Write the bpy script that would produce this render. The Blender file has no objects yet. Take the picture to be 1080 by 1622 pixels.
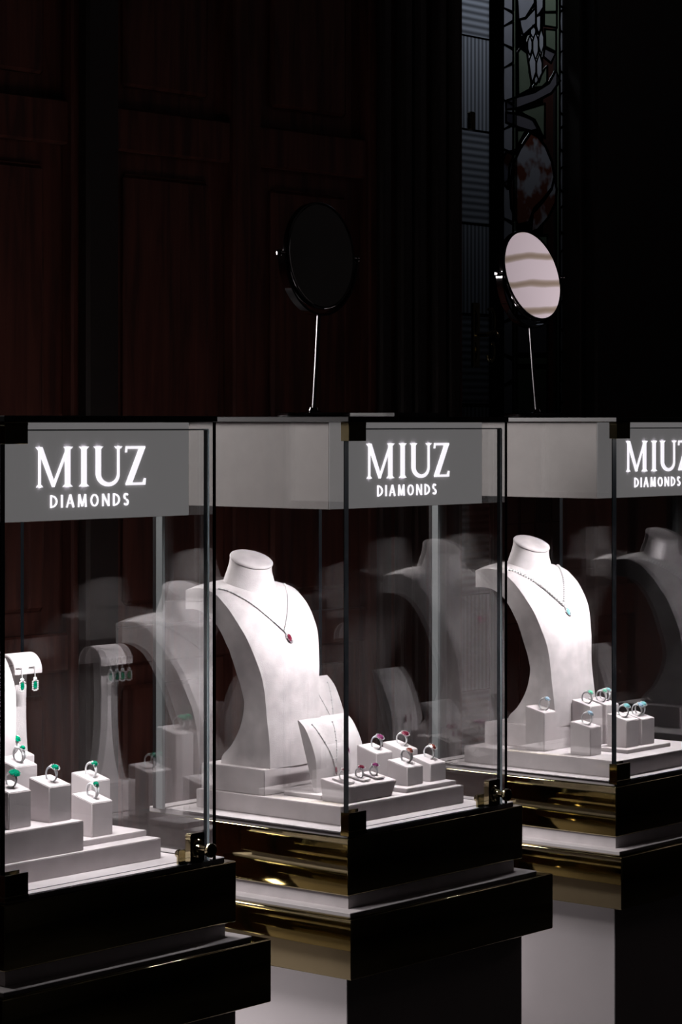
import bpy, bmesh, math, random
from mathutils import Vector, Matrix
from mathutils.bvhtree import BVHTree
random.seed(7)
sc = bpy.context.scene
COL = sc.collection

# ---------------------------------------------------------------- camera
EYE = 1.45
cd = bpy.data.cameras.new('camera')
cd.sensor_fit = 'HORIZONTAL'; cd.sensor_width = 36.0
cd.lens = 4037.0 / 1080.0 * 36.0
cd.shift_y = -143.0 / 1080.0
cd.clip_start = 0.05
cam = bpy.data.objects.new('camera', cd)
cam.location = (0, 0, EYE); cam.rotation_euler = (math.pi / 2, 0, 0)
COL.objects.link(cam); sc.camera = cam

# ---------------------------------------------------------------- world, exposure
w = bpy.data.worlds.new('world'); sc.world = w; w.use_nodes = True
w.node_tree.nodes['Background'].inputs[0].default_value = (0.5, 0.55, 0.7, 1)
w.node_tree.nodes['Background'].inputs[1].default_value = 0.0
sc.view_settings.view_transform = 'Standard'; sc.view_settings.look = 'None'
sc.view_settings.exposure = 0.0; sc.view_settings.gamma = 1.0
sc.view_settings.use_curve_mapping = False
sc.cycles.transparent_max_bounces = 48
sc.cycles.max_bounces = 12; sc.cycles.glossy_bounces = 8; sc.cycles.diffuse_bounces = 5
sc.cycles.sample_clamp_indirect = 4.0
sc.cycles.use_adaptive_sampling = False
sc.cycles.caustics_reflective = False; sc.cycles.caustics_refractive = False

CASE_LED = 2.45        # watts of the strip under each sign box
SIDE_W = 12.0          # added fill lights behind the row, out of view
LETTER = 1.15
MARBLE_W = 4.0
WINDOW_W = 2.6

# ---------------------------------------------------------------- frame of the row of cases
VX = Vector((0.6455, 0.7638, 0)); UX = Vector((-0.7638, 0.6455, 0))
ROT = math.atan2(VX.y, VX.x)
O2 = Vector((0.01, 3.36, 0))
ORG = {1: O2 - 0.607 * VX, 2: O2, 3: O2 + 0.627 * VX}
def P(k, a, b, z):
    p = ORG[k] + a * VX + b * UX
    return Vector((p.x, p.y, z))

# ---------------------------------------------------------------- added fill lights out of view, and the window daylight
def area(name, k, loc, direction, sx, sy, power, color=(1, 1, 1), spread=180):
    l = bpy.data.lights.new(name, 'AREA'); l.shape = 'RECTANGLE'; l.size = sx; l.size_y = sy
    l.energy = power; l.color = color; l.spread = math.radians(spread)
    o = bpy.data.objects.new(name, l); COL.objects.link(o)
    o.location = P(k, *loc)
    d = (direction[0] * VX + direction[1] * UX + Vector((0, 0, direction[2]))).normalized()
    x = VX if abs(direction[1]) + abs(direction[2]) > 1e-6 and abs(direction[0]) < 0.9 else UX
    z = -d; x = (x - x.dot(z) * z).normalized(); y = z.cross(x)
    o.rotation_euler = Matrix((x, y, z)).transposed().to_euler()
    return o
area('marble_fill_light', 2, (3.5, -1.6, 2.45), (0.75, 0, 0.55), 1.6, 0.05, MARBLE_W, (1, .93, .97), 120)  # unseen lamp added to brighten the marble that the mirror shows
for la, pw in ((-.5, 1.6), (.22, 1.1)):
    area('left_face_fill', 2, (la, 1.09, 1.72), (0, -1, -.15), .40, .30, SIDE_W * pw, (1, .95, .94), 180)  # unseen lights added to brighten the left faces of signs and cases
for la, pw in ((-.35, 3.0), (.28, 1.0)):
    area('pedestal_fill', 2, (la, .82, .32), (0, -1, .25), .12, .12, pw, (1, .95, .96), 160)  # unseen low lights added to lift the dark pedestal sides
area('daylight_behind_window', 2, (1.98, 1.62, 2.80), (0.0, -1, .15), 0.9, 0.5, WINDOW_W, (.86, .91, 1.0), 172)

# ---------------------------------------------------------------- materials
def mat(name, base=(.5, .5, .5), rough=.5, metal=0.0, spec=.5, noise=None, bump=None, emit=None, coat=0):
    m = bpy.data.materials.new(name); m.use_nodes = True
    nt = m.node_tree; b = nt.nodes['Principled BSDF']
    b.inputs['Base Color'].default_value = (*base, 1)
    b.inputs['Roughness'].default_value = rough; b.inputs['Metallic'].default_value = metal
    b.inputs['Specular IOR Level'].default_value = spec
    if coat: b.inputs['Coat Weight'].default_value = coat
    if emit:
        b.inputs['Emission Color'].default_value = (*emit[0], 1); b.inputs['Emission Strength'].default_value = emit[1]
    tc = None
    if noise or bump:
        tc = nt.nodes.new('ShaderNodeTexCoord')
    if noise:      # (scale, low multiplier, high multiplier)
        n = nt.nodes.new('ShaderNodeTexNoise'); n.inputs['Scale'].default_value = noise[0]
        n.inputs['Detail'].default_value = 6
        nt.links.new(tc.outputs['Object'], n.inputs['Vector'])
        r = nt.nodes.new('ShaderNodeValToRGB')
        r.color_ramp.elements[0].position = .35; r.color_ramp.elements[1].position = .68
        r.color_ramp.elements[0].color = (*[c * noise[1] for c in base], 1)
        r.color_ramp.elements[1].color = (*[min(1, c * noise[2]) for c in base], 1)
        nt.links.new(n.outputs['Fac'], r.inputs['Fac']); nt.links.new(r.outputs['Color'], b.inputs['Base Color'])
    if bump:       # (scale, strength)
        n = nt.nodes.new('ShaderNodeTexNoise'); n.inputs['Scale'].default_value = bump[0]; n.inputs['Detail'].default_value = 4
        nt.links.new(tc.outputs['Object'], n.inputs['Vector'])
        bp = nt.nodes.new('ShaderNodeBump'); bp.inputs['Strength'].default_value = bump[1]; bp.inputs['Distance'].default_value = .001
        nt.links.new(n.outputs['Fac'], bp.inputs['Height']); nt.links.new(bp.outputs['Normal'], b.inputs['Normal'])
    return m

def glass_mat(name, f0, tint=(1, 1, 1)):
    m = bpy.data.materials.new(name); m.use_nodes = True; nt = m.node_tree
    nt.nodes.remove(nt.nodes['Principled BSDF']); out = nt.nodes['Material Output']
    geo = nt.nodes.new('ShaderNodeNewGeometry')
    d = nt.nodes.new('ShaderNodeVectorMath'); d.operation = 'DOT_PRODUCT'
    nt.links.new(geo.outputs['Normal'], d.inputs[0]); nt.links.new(geo.outputs['Incoming'], d.inputs[1])
    def M(op, a, b=None):
        n = nt.nodes.new('ShaderNodeMath'); n.operation = op
        for i, x in enumerate((a, b)):
            if x is None: continue
            if isinstance(x, (int, float)): n.inputs[i].default_value = x
            else: nt.links.new(x, n.inputs[i])
        return n.outputs[0]
    c = M('ABSOLUTE', d.outputs['Value']); s = M('POWER', M('SUBTRACT', 1.0, c), 5.0)
    f = M('ADD', M('MULTIPLY', s, 1 - f0), f0)
    t = nt.nodes.new('ShaderNodeBsdfTransparent'); t.inputs[0].default_value = (*tint, 1)
    g = nt.nodes.new('ShaderNodeBsdfGlossy'); g.inputs['Roughness'].default_value = 0.0
    g.inputs['Color'].default_value = (1, 1, 1, 1)
    mx = nt.nodes.new('ShaderNodeMixShader')
    nt.links.new(f, mx.inputs[0]); nt.links.new(t.outputs[0], mx.inputs[1]); nt.links.new(g.outputs[0], mx.inputs[2])
    nt.links.new(mx.outputs[0], out.inputs['Surface'])
    return m

M = {}
M['suede'] = mat('suede_beige', (.60, .555, .56), .85, spec=.15, noise=(30, .93, 1.05), bump=(900, .25))
M['suede_bust'] = mat('suede_bust', (.60, .56, .565), .8, spec=.2, noise=(38, .84, 1.07), bump=(700, .3))
M['panel'] = mat('sign_panel', (.42, .39, .38), .6, noise=(60, .97, 1.03))
M['pedestal'] = mat('pedestal_lacquer', (.60, .55, .56), .55, noise=(8, .97, 1.03))
M['gold'] = mat('polished_brass', (.42, .36, .21), .05, metal=1.0)
M['black'] = mat('black_metal', (.012, .011, .012), .3)
M['glass'] = glass_mat('clear_glass', .05, (.995, .998, .998))
M['side_glass'] = glass_mat('side_glass', .14, (.998, .999, .999))
M['lead'] = mat('lead_came', (.006, .006, .007), .95, spec=0)
M['edge'] = mat('glass_edge', (.004, .007, .010), .25, spec=.3)
def translucent(name, c):
    m = bpy.data.materials.new(name); m.use_nodes = True; nt = m.node_tree
    nt.nodes.remove(nt.nodes['Principled BSDF'])
    t = nt.nodes.new('ShaderNodeBsdfTranslucent'); t.inputs[0].default_value = (*c, 1)
    d = nt.nodes.new('ShaderNodeBsdfDiffuse'); d.inputs[0].default_value = (*c, 1)
    x = nt.nodes.new('ShaderNodeMixShader'); nt.links.new(t.outputs[0], x.inputs[1]); nt.links.new(d.outputs[0], x.inputs[2])
    nt.links.new(x.outputs[0], nt.nodes['Material Output'].inputs['Surface']); return m
M['edge_lit'] = translucent('glass_edge_glint', (.85, .93, .97))  # pale colour stands in for light caught by the polished edges
M['screen'] = mat('lit_sign_face', (.30, .29, .29), .5, emit=((.97, .93, .94), .125))
M['letter'] = mat('lit_letter', (.9, .88, .92), .4, emit=((.97, .93, 1.0), LETTER))
M['post'] = mat('satin_grey_post', (.20, .22, .225), .4)
M['diode'] = mat('led_diode', (.9, .9, .9), .4, emit=((.95, .96, 1.0), 3.0))
M['silver'] = mat('white_gold', (.95, .94, .94), .2, metal=.45)
M['diamond'] = mat('pave_diamonds', (.98, .98, 1.0), .2, metal=.15, bump=(3500, .9))
M['chrome'] = mat('chrome', (.16, .15, .155), .06, metal=1.0)
M['stem'] = mat('satin_chrome', (.10, .095, .10), .3, metal=1.0)
M['mirror'] = mat('mirror_glass', (.92, .9, .91), .0, metal=1.0)
def gem(name, c):
    m = mat(name, c, .08, spec=1.0, coat=.25, noise=(420, .5, 1.35)); return m
M['emerald'] = gem('emerald', (.0, .22, .12))
M['ruby'] = gem('ruby', (.13, .006, .024))
M['pink'] = gem('pink_sapphire', (.16, .02, .09))
M['aqua'] = gem('aqua_stone', (.20, .50, .52))
M['blue'] = gem('pale_blue_stone', (.30, .45, .58))
M['mint'] = gem('mint_stone', (.12, .60, .38))
M['brown'] = gem('garnet', (.15, .03, .02))
# dark red-brown wood
def wood():
    m = bpy.data.materials.new('dark_wood'); m.use_nodes = True; nt = m.node_tree; b = nt.nodes['Principled BSDF']
    tc = nt.nodes.new('ShaderNodeTexCoord'); mp = nt.nodes.new('ShaderNodeMapping'); mp.inputs['Scale'].default_value = (14, 14, 1.2)
    n = nt.nodes.new('ShaderNodeTexNoise'); n.inputs['Scale'].default_value = 3; n.inputs['Detail'].default_value = 8; n.inputs['Distortion'].default_value = .6
    r = nt.nodes.new('ShaderNodeValToRGB')
    r.color_ramp.elements[0].position = .35; r.color_ramp.elements[0].color = (.055, .018, .014, 1)
    r.color_ramp.elements[1].position = .7; r.color_ramp.elements[1].color = (.145, .045, .032, 1)
    nt.links.new(tc.outputs['Object'], mp.inputs['Vector']); nt.links.new(mp.outputs[0], n.inputs['Vector'])
    nt.links.new(n.outputs['Fac'], r.inputs['Fac']); nt.links.new(r.outputs['Color'], b.inputs['Base Color'])
    b.inputs['Roughness'].default_value = .6; b.inputs['Specular IOR Level'].default_value = .25
    return m
M['wood'] = wood()
M['darkwood'] = mat('black_brown_wood', (.012, .006, .005), .6, noise=(10, .8, 1.2))
M['plaster'] = mat('dark_plaster', (.03, .026, .025), .9, noise=(4, .9, 1.1))
M['floor'] = mat('dark_stone_floor', (.05, .045, .042), .35, noise=(3, .8, 1.2))
def marble():
    m = bpy.data.materials.new('veined_marble'); m.use_nodes = True; nt = m.node_tree; b = nt.nodes['Principled BSDF']
    tc = nt.nodes.new('ShaderNodeTexCoord'); mp = nt.nodes.new('ShaderNodeMapping')
    mp.inputs['Rotation'].default_value = (math.radians(30), 0, 0)
    wv = nt.nodes.new('ShaderNodeTexWave'); wv.bands_direction = 'Z'; wv.inputs['Scale'].default_value = 3.8
    wv.inputs['Distortion'].default_value = 2.2; wv.inputs['Detail'].default_value = 3; wv.inputs['Detail Scale'].default_value = .8
    r = nt.nodes.new('ShaderNodeValToRGB')
    r.color_ramp.elements[0].position = 0; r.color_ramp.elements[0].color = (.30, .24, .18, 1)
    r.color_ramp.elements[1].position = .22; r.color_ramp.elements[1].color = (.72, .64, .66, 1)
    e = r.color_ramp.elements.new(.1); e.color = (.45, .38, .33, 1)
    nt.links.new(tc.outputs['Object'], mp.inputs['Vector']); nt.links.new(mp.outputs[0], wv.inputs['Vector'])
    nt.links.new(wv.outputs['Fac'], r.inputs['Fac']); nt.links.new(r.outputs['Color'], b.inputs['Base Color'])
    b.inputs['Roughness'].default_value = .3
    return m
M['marble'] = marble()
def stained(name, c, ribs=None, mottled=None):
    m = bpy.data.materials.new(name); m.use_nodes = True; nt = m.node_tree
    nt.nodes.remove(nt.nodes['Principled BSDF']); out = nt.nodes['Material Output']
    tr = nt.nodes.new('ShaderNodeBsdfTranslucent'); gl = nt.nodes.new('ShaderNodeBsdfGlossy'); gl.inputs['Roughness'].default_value = .15
    mx = nt.nodes.new('ShaderNodeMixShader'); mx.inputs[0].default_value = .04
    tc = nt.nodes.new('ShaderNodeTexCoord'); r = nt.nodes.new('ShaderNodeValToRGB')
    if ribs:
        t = nt.nodes.new('ShaderNodeTexWave'); t.bands_direction = ribs[0]; t.inputs['Scale'].default_value = ribs[1]
        t.inputs['Distortion'].default_value = .15
        r.color_ramp.elements[0].color = (*[x * .30 for x in c], 1); r.color_ramp.elements[1].color = (*c, 1)  # rib shading is put into the colour, the pane itself is flat
    elif mottled:
        t = nt.nodes.new('ShaderNodeTexNoise'); t.inputs['Scale'].default_value = 16; t.inputs['Detail'].default_value = 3
        r.color_ramp.elements[0].position = .47; r.color_ramp.elements[0].color = (*mottled, 1)
        r.color_ramp.elements[1].position = .56; r.color_ramp.elements[1].color = (*c, 1)
    else:
        t = nt.nodes.new('ShaderNodeTexNoise'); t.inputs['Scale'].default_value = 25
        r.color_ramp.elements[0].position = .3; r.color_ramp.elements[0].color = (*[x * .8 for x in c], 1); r.color_ramp.elements[1].color = (*c, 1)
    nt.links.new(tc.outputs['Object'], t.inputs['Vector']); nt.links.new(t.outputs['Fac'], r.inputs['Fac'])
    nt.links.new(r.outputs['Color'], tr.inputs['Color'])
    nt.links.new(tr.outputs[0], mx.inputs[1]); nt.links.new(gl.outputs[0], mx.inputs[2]); nt.links.new(mx.outputs[0], out.inputs['Surface'])
    return m

# ---------------------------------------------------------------- mesh helpers
def link(name, bm, m, parent=None, smooth=False, loc=None, rot=0.0):
    me = bpy.data.meshes.new(name)
    bmesh.ops.recalc_face_normals(bm, faces=bm.faces[:])
    bm.to_mesh(me); bm.free()
    ms = m if isinstance(m, (list, tuple)) else [m]
    for x in ms: me.materials.append(M[x] if isinstance(x, str) else x)
    if smooth:
        for p in me.polygons: p.use_smooth = True
    o = bpy.data.objects.new(name, me); COL.objects.link(o)
    if parent is not None: o.parent = parent
    if loc is not None: o.location = loc; o.rotation_euler = (0, 0, rot)
    return o
def auto(o, ang=35):
    me = o.data
    for p in me.polygons: p.use_smooth = True
    b = bmesh.new(); b.from_mesh(me)
    for e in b.edges:
        if len(e.link_faces) == 2 and e.calc_face_angle(0) > math.radians(ang): e.smooth = False
    b.to_mesh(me); b.free(); return o
def tag(o, label, cat, group=None, kind=None):
    if label: o['label'] = label
    if cat: o['category'] = cat
    if group: o['group'] = group
    if kind: o['kind'] = kind
    return o
def thing(name, k, a, b, z, label, cat, group=None, rz=0.0):
    o = bpy.data.objects.new(name, None); COL.objects.link(o); o.empty_display_size = .02
    o.location = P(k, a, b, z); o.rotation_euler = (0, 0, ROT + rz)
    return tag(o, label, cat, group)
def box(bm, x0, x1, y0, y1, z0, z1, bev=0.0, seg=1):
    vs = [bm.verts.new((x, y, z)) for z in (z0, z1) for y in (y0, y1) for x in (x0, x1)]
    f = [(0, 2, 3, 1), (4, 5, 7, 6), (0, 1, 5, 4), (2, 6, 7, 3), (0, 4, 6, 2), (1, 3, 7, 5)]
    fs = [bm.faces.new([vs[i] for i in q]) for q in f]
    if bev:
        es = list({e for q in fs for e in q.edges})
        bmesh.ops.bevel(bm, geom=es, offset=bev, segments=seg, affect='EDGES', profile=.5)
    return fs
def B(*a, **k):
    bm = bmesh.new(); box(bm, *a, **k); return bm
def prism(bm, pts, ax, lo, hi):
    """extrude polygon pts (2D) along axis ax ('x': pts=(y,z); 'y': pts=(x,z); 'z': pts=(x,y))"""
    def c(p, t):
        return {'x': (t, p[0], p[1]), 'y': (p[0], t, p[1]), 'z': (p[0], p[1], t)}[ax]
    A = [bm.verts.new(c(p, lo)) for p in pts]; Bv = [bm.verts.new(c(p, hi)) for p in pts]
    bm.faces.new(A); bm.faces.new(Bv[::-1])
    n = len(pts)
    for i in range(n): bm.faces.new((A[i], A[(i + 1) % n], Bv[(i + 1) % n], Bv[i]))
def lathe(bm, prof, mtx=Matrix(), n=32):
    """prof: list of (r, z) from the axis out and back"""
    rings = []
    for r, z in prof:
        if r < 1e-7: rings.append([bm.verts.new(mtx @ Vector((0, 0, z)))])
        else: rings.append([bm.verts.new(mtx @ Vector((r * math.cos(2 * math.pi * i / n), r * math.sin(2 * math.pi * i / n), z))) for i in range(n)])
    for A, C in zip(rings, rings[1:]):
        for i in range(n):
            j = (i + 1) % n
            if len(A) == 1 and len(C) == 1: continue
            if len(A) == 1: bm.faces.new((A[0], C[i], C[j]))
            elif len(C) == 1: bm.faces.new((A[i], A[j], C[0]))
            else: bm.faces.new((A[i], A[j], C[j], C[i]))
def tube(bm, pts, r, n=8, closed=False, radii=None):
    pts = [Vector(p) for p in pts]; N = len(pts); rings = []
    up = None
    for i, p in enumerate(pts):
        if closed: t = (pts[(i + 1) % N] - pts[i - 1])
        else: t = pts[min(i + 1, N - 1)] - pts[max(i - 1, 0)]
        t.normalize()
        if up is None:
            up = t.orthogonal().normalized()
        up = (up - up.dot(t) * t).normalized(); s = t.cross(up)
        rr = radii[i] if radii else r
        rings.append([bm.verts.new(p + rr * (math.cos(2 * math.pi * k / n) * up + math.sin(2 * math.pi * k / n) * s)) for k in range(n)])
    m = N if closed else N - 1
    for i in range(m):
        A, C = rings[i], rings[(i + 1) % N]
        off = 0
        if closed and i == N - 1:
            off = min(range(n), key=lambda q: (A[0].co - C[q].co).length)
        for k in range(n): bm.faces.new((A[k], A[(k + 1) % n], C[(k + 1 + off) % n], C[(k + off) % n]))
    if not closed: bm.faces.new(rings[0][::-1]); bm.faces.new(rings[-1])
def rot_to(d, side=None):
    z = Vector(d).normalized(); x = Vector(side) if side else z.orthogonal()
    x = (x - x.dot(z) * z).normalized(); y = z.cross(x)
    return Matrix((x, y, z)).transposed().to_4x4()

# ================================================================ the room
FRAME_LOC = P(2, 0, 0, 0)
def struct(name, bm, m, **kw):
    o = link(name, bm, m, loc=FRAME_LOC, rot=ROT, **kw); o['kind'] = 'structure'; return o
WB = 1.2                        # distance of the panelled wall behind the row
W0, W1, WZ0, WZ1 = 1.775, 2.25, 0.55, 3.1      # window opening
struct('floor', B(-4, 4, -5, WB + .1, -.05, 0), 'floor')
struct('ceiling', B(-4, 4, -5, WB + .1, 3.6, 3.65), 'plaster')
bm = bmesh.new()
box(bm, -4, W0, WB, WB + .1, 0, 3.6); box(bm, W1, 4, WB, WB + .1, 0, 3.6)
box(bm, W0, W1, WB, WB + .1, 0, WZ0); box(bm, W0, W1, WB, WB + .1, WZ1, 3.6)
struct('wall_back', bm, 'wood')
struct('wall_left', B(-4.1, -4, -5, WB + .1, 0, 3.6), 'plaster')
bm = B(4, 4.1, -5, WB + .1, 0, 3.6); struct('wall_right', bm, 'plaster')
struct('wall_front', B(-4.1, 4.1, -5.1, -5, 0, 3.6), 'plaster')
bm = B(3.97, 4.0, -3.4, .3, 2.52, 3.4, bev=.004)
struct('trim_1', bm, 'marble')
# wall panelling: stiles, rails and raised fields
bm = bmesh.new()
for x0, x1 in ((-.62, -.5), (.0, .09), (.62, .72), (1.05, 1.13), (1.46, 1.775)):
    box(bm, x0, x1, WB - .03, WB, 0, 3.6, bev=.004)
xs = [(-.5, 0), (.09, .62), (.72, 1.05), (1.13, 1.46)]
for x0, x1 in xs:
    for z0, z1 in ((.0, .18), (1.0, 1.07), (1.95, 2.03), (3.3, 3.6)):
        box(bm, x0, x1, WB - .022, WB, z0, z1, bev=.004)
    for z0, z1 in ((.22, .96), (1.11, 1.91), (2.07, 3.26)):
        box(bm, x0 + .05, x1 - .05, WB - .012, WB, z0, z1, bev=.008)
struct('trim_2', bm, 'wood')
bm = bmesh.new()
box(bm, .63, .712, WB - .06, WB - .03, 0, 3.6, bev=.006)
for i in range(5): box(bm, 1.475 + i * .058, 1.515 + i * .058, WB - .05 - .008 * (i % 2), WB - .03, 0, 3.6, bev=.012, seg=3)
box(bm, W1, W1 + 1.6, WB - .05, WB, 0, 3.6, bev=.006)
struct('trim_3', bm, 'darkwood')
# stained glass window
GB = WB + .035
glassm = [stained('ribbed_pane_upright', (.50, .54, .62), ('X', 23)), stained('ribbed_pane_level', (.50, .54, .62), ('Z', 21)),
          stained('grey_blue_pane', (.36, .37, .42)), stained('green_pane', (.20, .25, .18)),
          stained('white_pane', (.55, .57, .63)), stained('mottled_red_pane', (.42, .42, .47), mottled=(.17, .05, .03)),
          stained('grey_pane', (.20, .19, .22)), 'glass']
def wpt(x, y):      # flat window drawing, traced from a sheet 1080 units wide, to metres on the wall
    r = (x - 540) / 4037.0
    o = O2 + (GB - .003) * UX
    a = (r * o.y - o.x) / (VX.x - r * VX.y)
    d = (o + a * VX).y
    return a, EYE + (668 - y) / 4037.0 * d
bm = bmesh.new(); leads = bmesh.new()
def pane(pts, mi, traced=True, lift=0.0, lead=.0032):
    q = [wpt(*p) for p in pts] if traced else pts
    vs = [bm.verts.new((a, GB - .003 - lift, z)) for a, z in q]
    vb = [bm.verts.new((a, GB + .001, z)) for a, z in q]
    f = bm.faces.new(vs); f.material_index = mi
    f2 = bm.faces.new(vb[::-1]); f2.material_index = 7
    n = len(q)
    for i in range(n):
        ff = bm.faces.new((vs[i], vs[(i + 1) % n], vb[(i + 1) % n], vb[i])); ff.material_index = 7
    tube(leads, [(a, GB - .004 - lift, z) for a, z in q], lead, 6, closed=True)
rows = [3.1, 2.705, 2.50, 2.296, 2.091, 1.886, 1.687, 1.489, 1.28, 1.07, .86, WZ0]
for i, (zt, zb) in enumerate(zip(rows, rows[1:])):
    sh = .012
    pane([(W0, zt + sh), (1.845, zt + sh), (1.845, zb + sh), (W0, zb + sh)], 0 if i % 2 == 0 else 1, False)
    pane([(1.845, zt), (1.953, zt), (1.953, zb), (1.845, zb)], 1 if i % 2 == 0 else 0, False)
# left border of small panes, the green and white middle, right border
lx = [796, 811]
ly = [-60, 12, 42, 70, 108, 158, 205, 236, 290, 345, 400, 455, 510, 560, 610, 660]
for i, (y0, y1) in enumerate(zip(ly, ly[1:])):
    s = 9 if i % 2 else -6
    pane([(796, y0), (812, y0 + s), (812, y1 - s), (796, y1)], 2)
pane([(816, -60), (846, -60), (846, 5), (832, 28), (820, 30)], 2)
pane([(846, -60), (862, -60), (860, 12), (848, 26)], 2)
pane([(862, -60), (881, -60), (881, 18), (861, 18)], 3)
pane([(861, 20), (881, 20), (881, 44), (861, 41)], 3)
pane([(822, 32), (832, 29), (848, 12), (848, 38), (828, 56)], 2)
pane([(848, 26), (856, 24), (856, 46), (852, 54), (848, 42)], 4)
for cx, cy, hw, hh in ((843, 50, 4, 10), (838, 72, 3.5, 16), (847, 73, 4.5, 22), (856, 66, 4, 20), (842, 106, 5.5, 24), (853, 108, 4.5, 23), (848, 127, 3, 8)):
    pane([(cx, cy - hh), (cx + hw, cy - hh * .35), (cx + hw, cy + hh * .35), (cx, cy + hh), (cx - hw, cy + hh * .35), (cx - hw, cy - hh * .35)], 4, lift=.001, lead=.0018)
pane([(862, 46), (880, 48), (880, 82), (863, 74)], 3)
pane([(862, 76), (879, 84), (872, 100), (860, 90)], 6)
pane([(819, 84), (824, 76), (834, 84), (838, 112), (841, 134), (838, 142), (820, 150)], 3)
pane([(843, 138), (852, 128), (860, 112), (866, 104), (866, 130), (858, 138)], 3)
pane([(800, 160), (822, 152), (845, 146), (868, 132), (879, 112), (886, 128), (872, 148), (845, 162), (818, 172), (800, 174)], 6, lift=.001)
pane([(822, 176), (862, 164), (862, 220), (854, 206), (846, 190), (830, 182)], 3)
pane([(800, 178), (822, 181), (842, 188), (850, 204), (840, 208), (822, 203), (800, 194)], 6, lift=.001)
pane([(818, 206), (832, 206), (822, 226), (818, 230)], 3)
pane([(839, 210), (850, 216), (862, 232), (872, 256), (876, 280), (872, 298), (858, 316), (844, 330), (836, 352), (818, 356), (808, 330), (806, 300), (810, 262), (822, 236)], 5, lift=.002)
pane([(876, 284), (880, 300), (878, 322), (866, 346), (850, 364), (840, 366), (842, 338), (858, 320), (872, 300)], 5, lift=.0015)
pane([(793, 258), (800, 242), (816, 236), (806, 262), (803, 300), (796, 290)], 5, lift=.001)
for y0, y1, mi in ((372, 430, 3), (432, 500, 2), (502, 560, 6), (562, 578, 3), (580, 660, 3)):
    pane([(818, y0), (866, y0), (866, y1), (818, y1)], mi)
ry = [-60, 8, 20, 48, 84, 112, 150, 178, 204, 236, 268, 300, 330, 366, 400, 440, 480, 520, 560, 600, 640, 668]
for i, (y0, y1) in enumerate(zip(ry, ry[1:])):
    s = 10 if i % 2 else -8
    pane([(886, y0), (896, y0 + s), (896, y1 - s), (886, y1)], 2)
for (xa, xb) in ((812, 817), (881, 886)):
    pane([(xa, -60), (xb, -60), (xb, 665), (xa, 665)], 3, lift=-.001, lead=.002)
for xa, xb in ((wpt(896, 300)[0] - .002, W1), (1.951, wpt(796, 300)[0] + .001)):
    box(leads, xa, xb, GB - .006, GB + .004, WZ0, WZ1)  # solid strips added to stop light leaking past the panes
# lower part of the window, behind the cases
low = wpt(800, 672)[1]
a0, a1 = wpt(796, 300)[0], wpt(896, 300)[0]
for j in range(4):
    for i in range(4):
        u0 = a0 + (a1 - a0) * i / 4; u1 = a0 + (a1 - a0) * (i + 1) / 4
        z0 = low - (low - WZ0) * (j + 1) / 4; z1 = low - (low - WZ0) * j / 4
        pane([(u0, z1), (u1, z1), (u1, z0), (u0, z0)], (2, 3, 6, 2)[(i + j) % 4], False)
win = struct('window_1', bm, glassm)
link('lead_came', leads, 'lead', win)
bm = bmesh.new()
box(bm, W0 - .03, W0 + .004, WB - .02, WB + .06, WZ0, WZ1, bev=.003); box(bm, W1 - .02, W1 + .03, WB - .02, WB + .06, WZ0, WZ1, bev=.003)
box(bm, W0 - .03, W1 + .03, WB - .02, WB + .06, WZ0 - .03, WZ0 + .005, bev=.003); box(bm, W0 - .03, W1 + .03, WB - .02, WB + .06, WZ1 - .005, WZ1 + .03, bev=.003)
# unseen board added behind the window so that only daylight through the panes enters
box(bm, W0 - .3, W1 + .3, WB + .62, WB + .64, WZ0 - .3, 3.6)
link('window_frame', bm, 'darkwood', win)
bm = bmesh.new()   # brass espagnolette handle
hx, hz = wpt(722, 532)
box(bm, hx - .016, hx + .006, WB - .03, WB - .02, hz - .07, hz + .07, bev=.002)
tube(bm, [(hx - .005, WB - .03, hz), (hx - .005, WB - .055, hz), (hx + .015, WB - .062, hz + .008), (hx + .03, WB - .06, hz - .004)], .005, 10)
tube(bm, [(hx + .01 + .014 * math.cos(t), WB - .055, hz + .03 + .028 * math.sin(t)) for t in [math.radians(q) for q in range(-100, 140, 20)]], .004, 8)
tube(bm, [(hx + .01 + .012 * math.cos(t), WB - .055, hz - .035 + .022 * math.sin(t)) for t in [math.radians(q) for q in range(-160, 80, 20)]], .004, 8)
auto(link('handle', bm, 'gold', win))
bm = bmesh.new(); hx, hz = wpt(712, 195)
box(bm, hx - .008, hx + .008, WB - .034, WB - .02, hz - .02, hz + .02, bev=.003); link('hinge', bm, 'gold', win)

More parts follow.
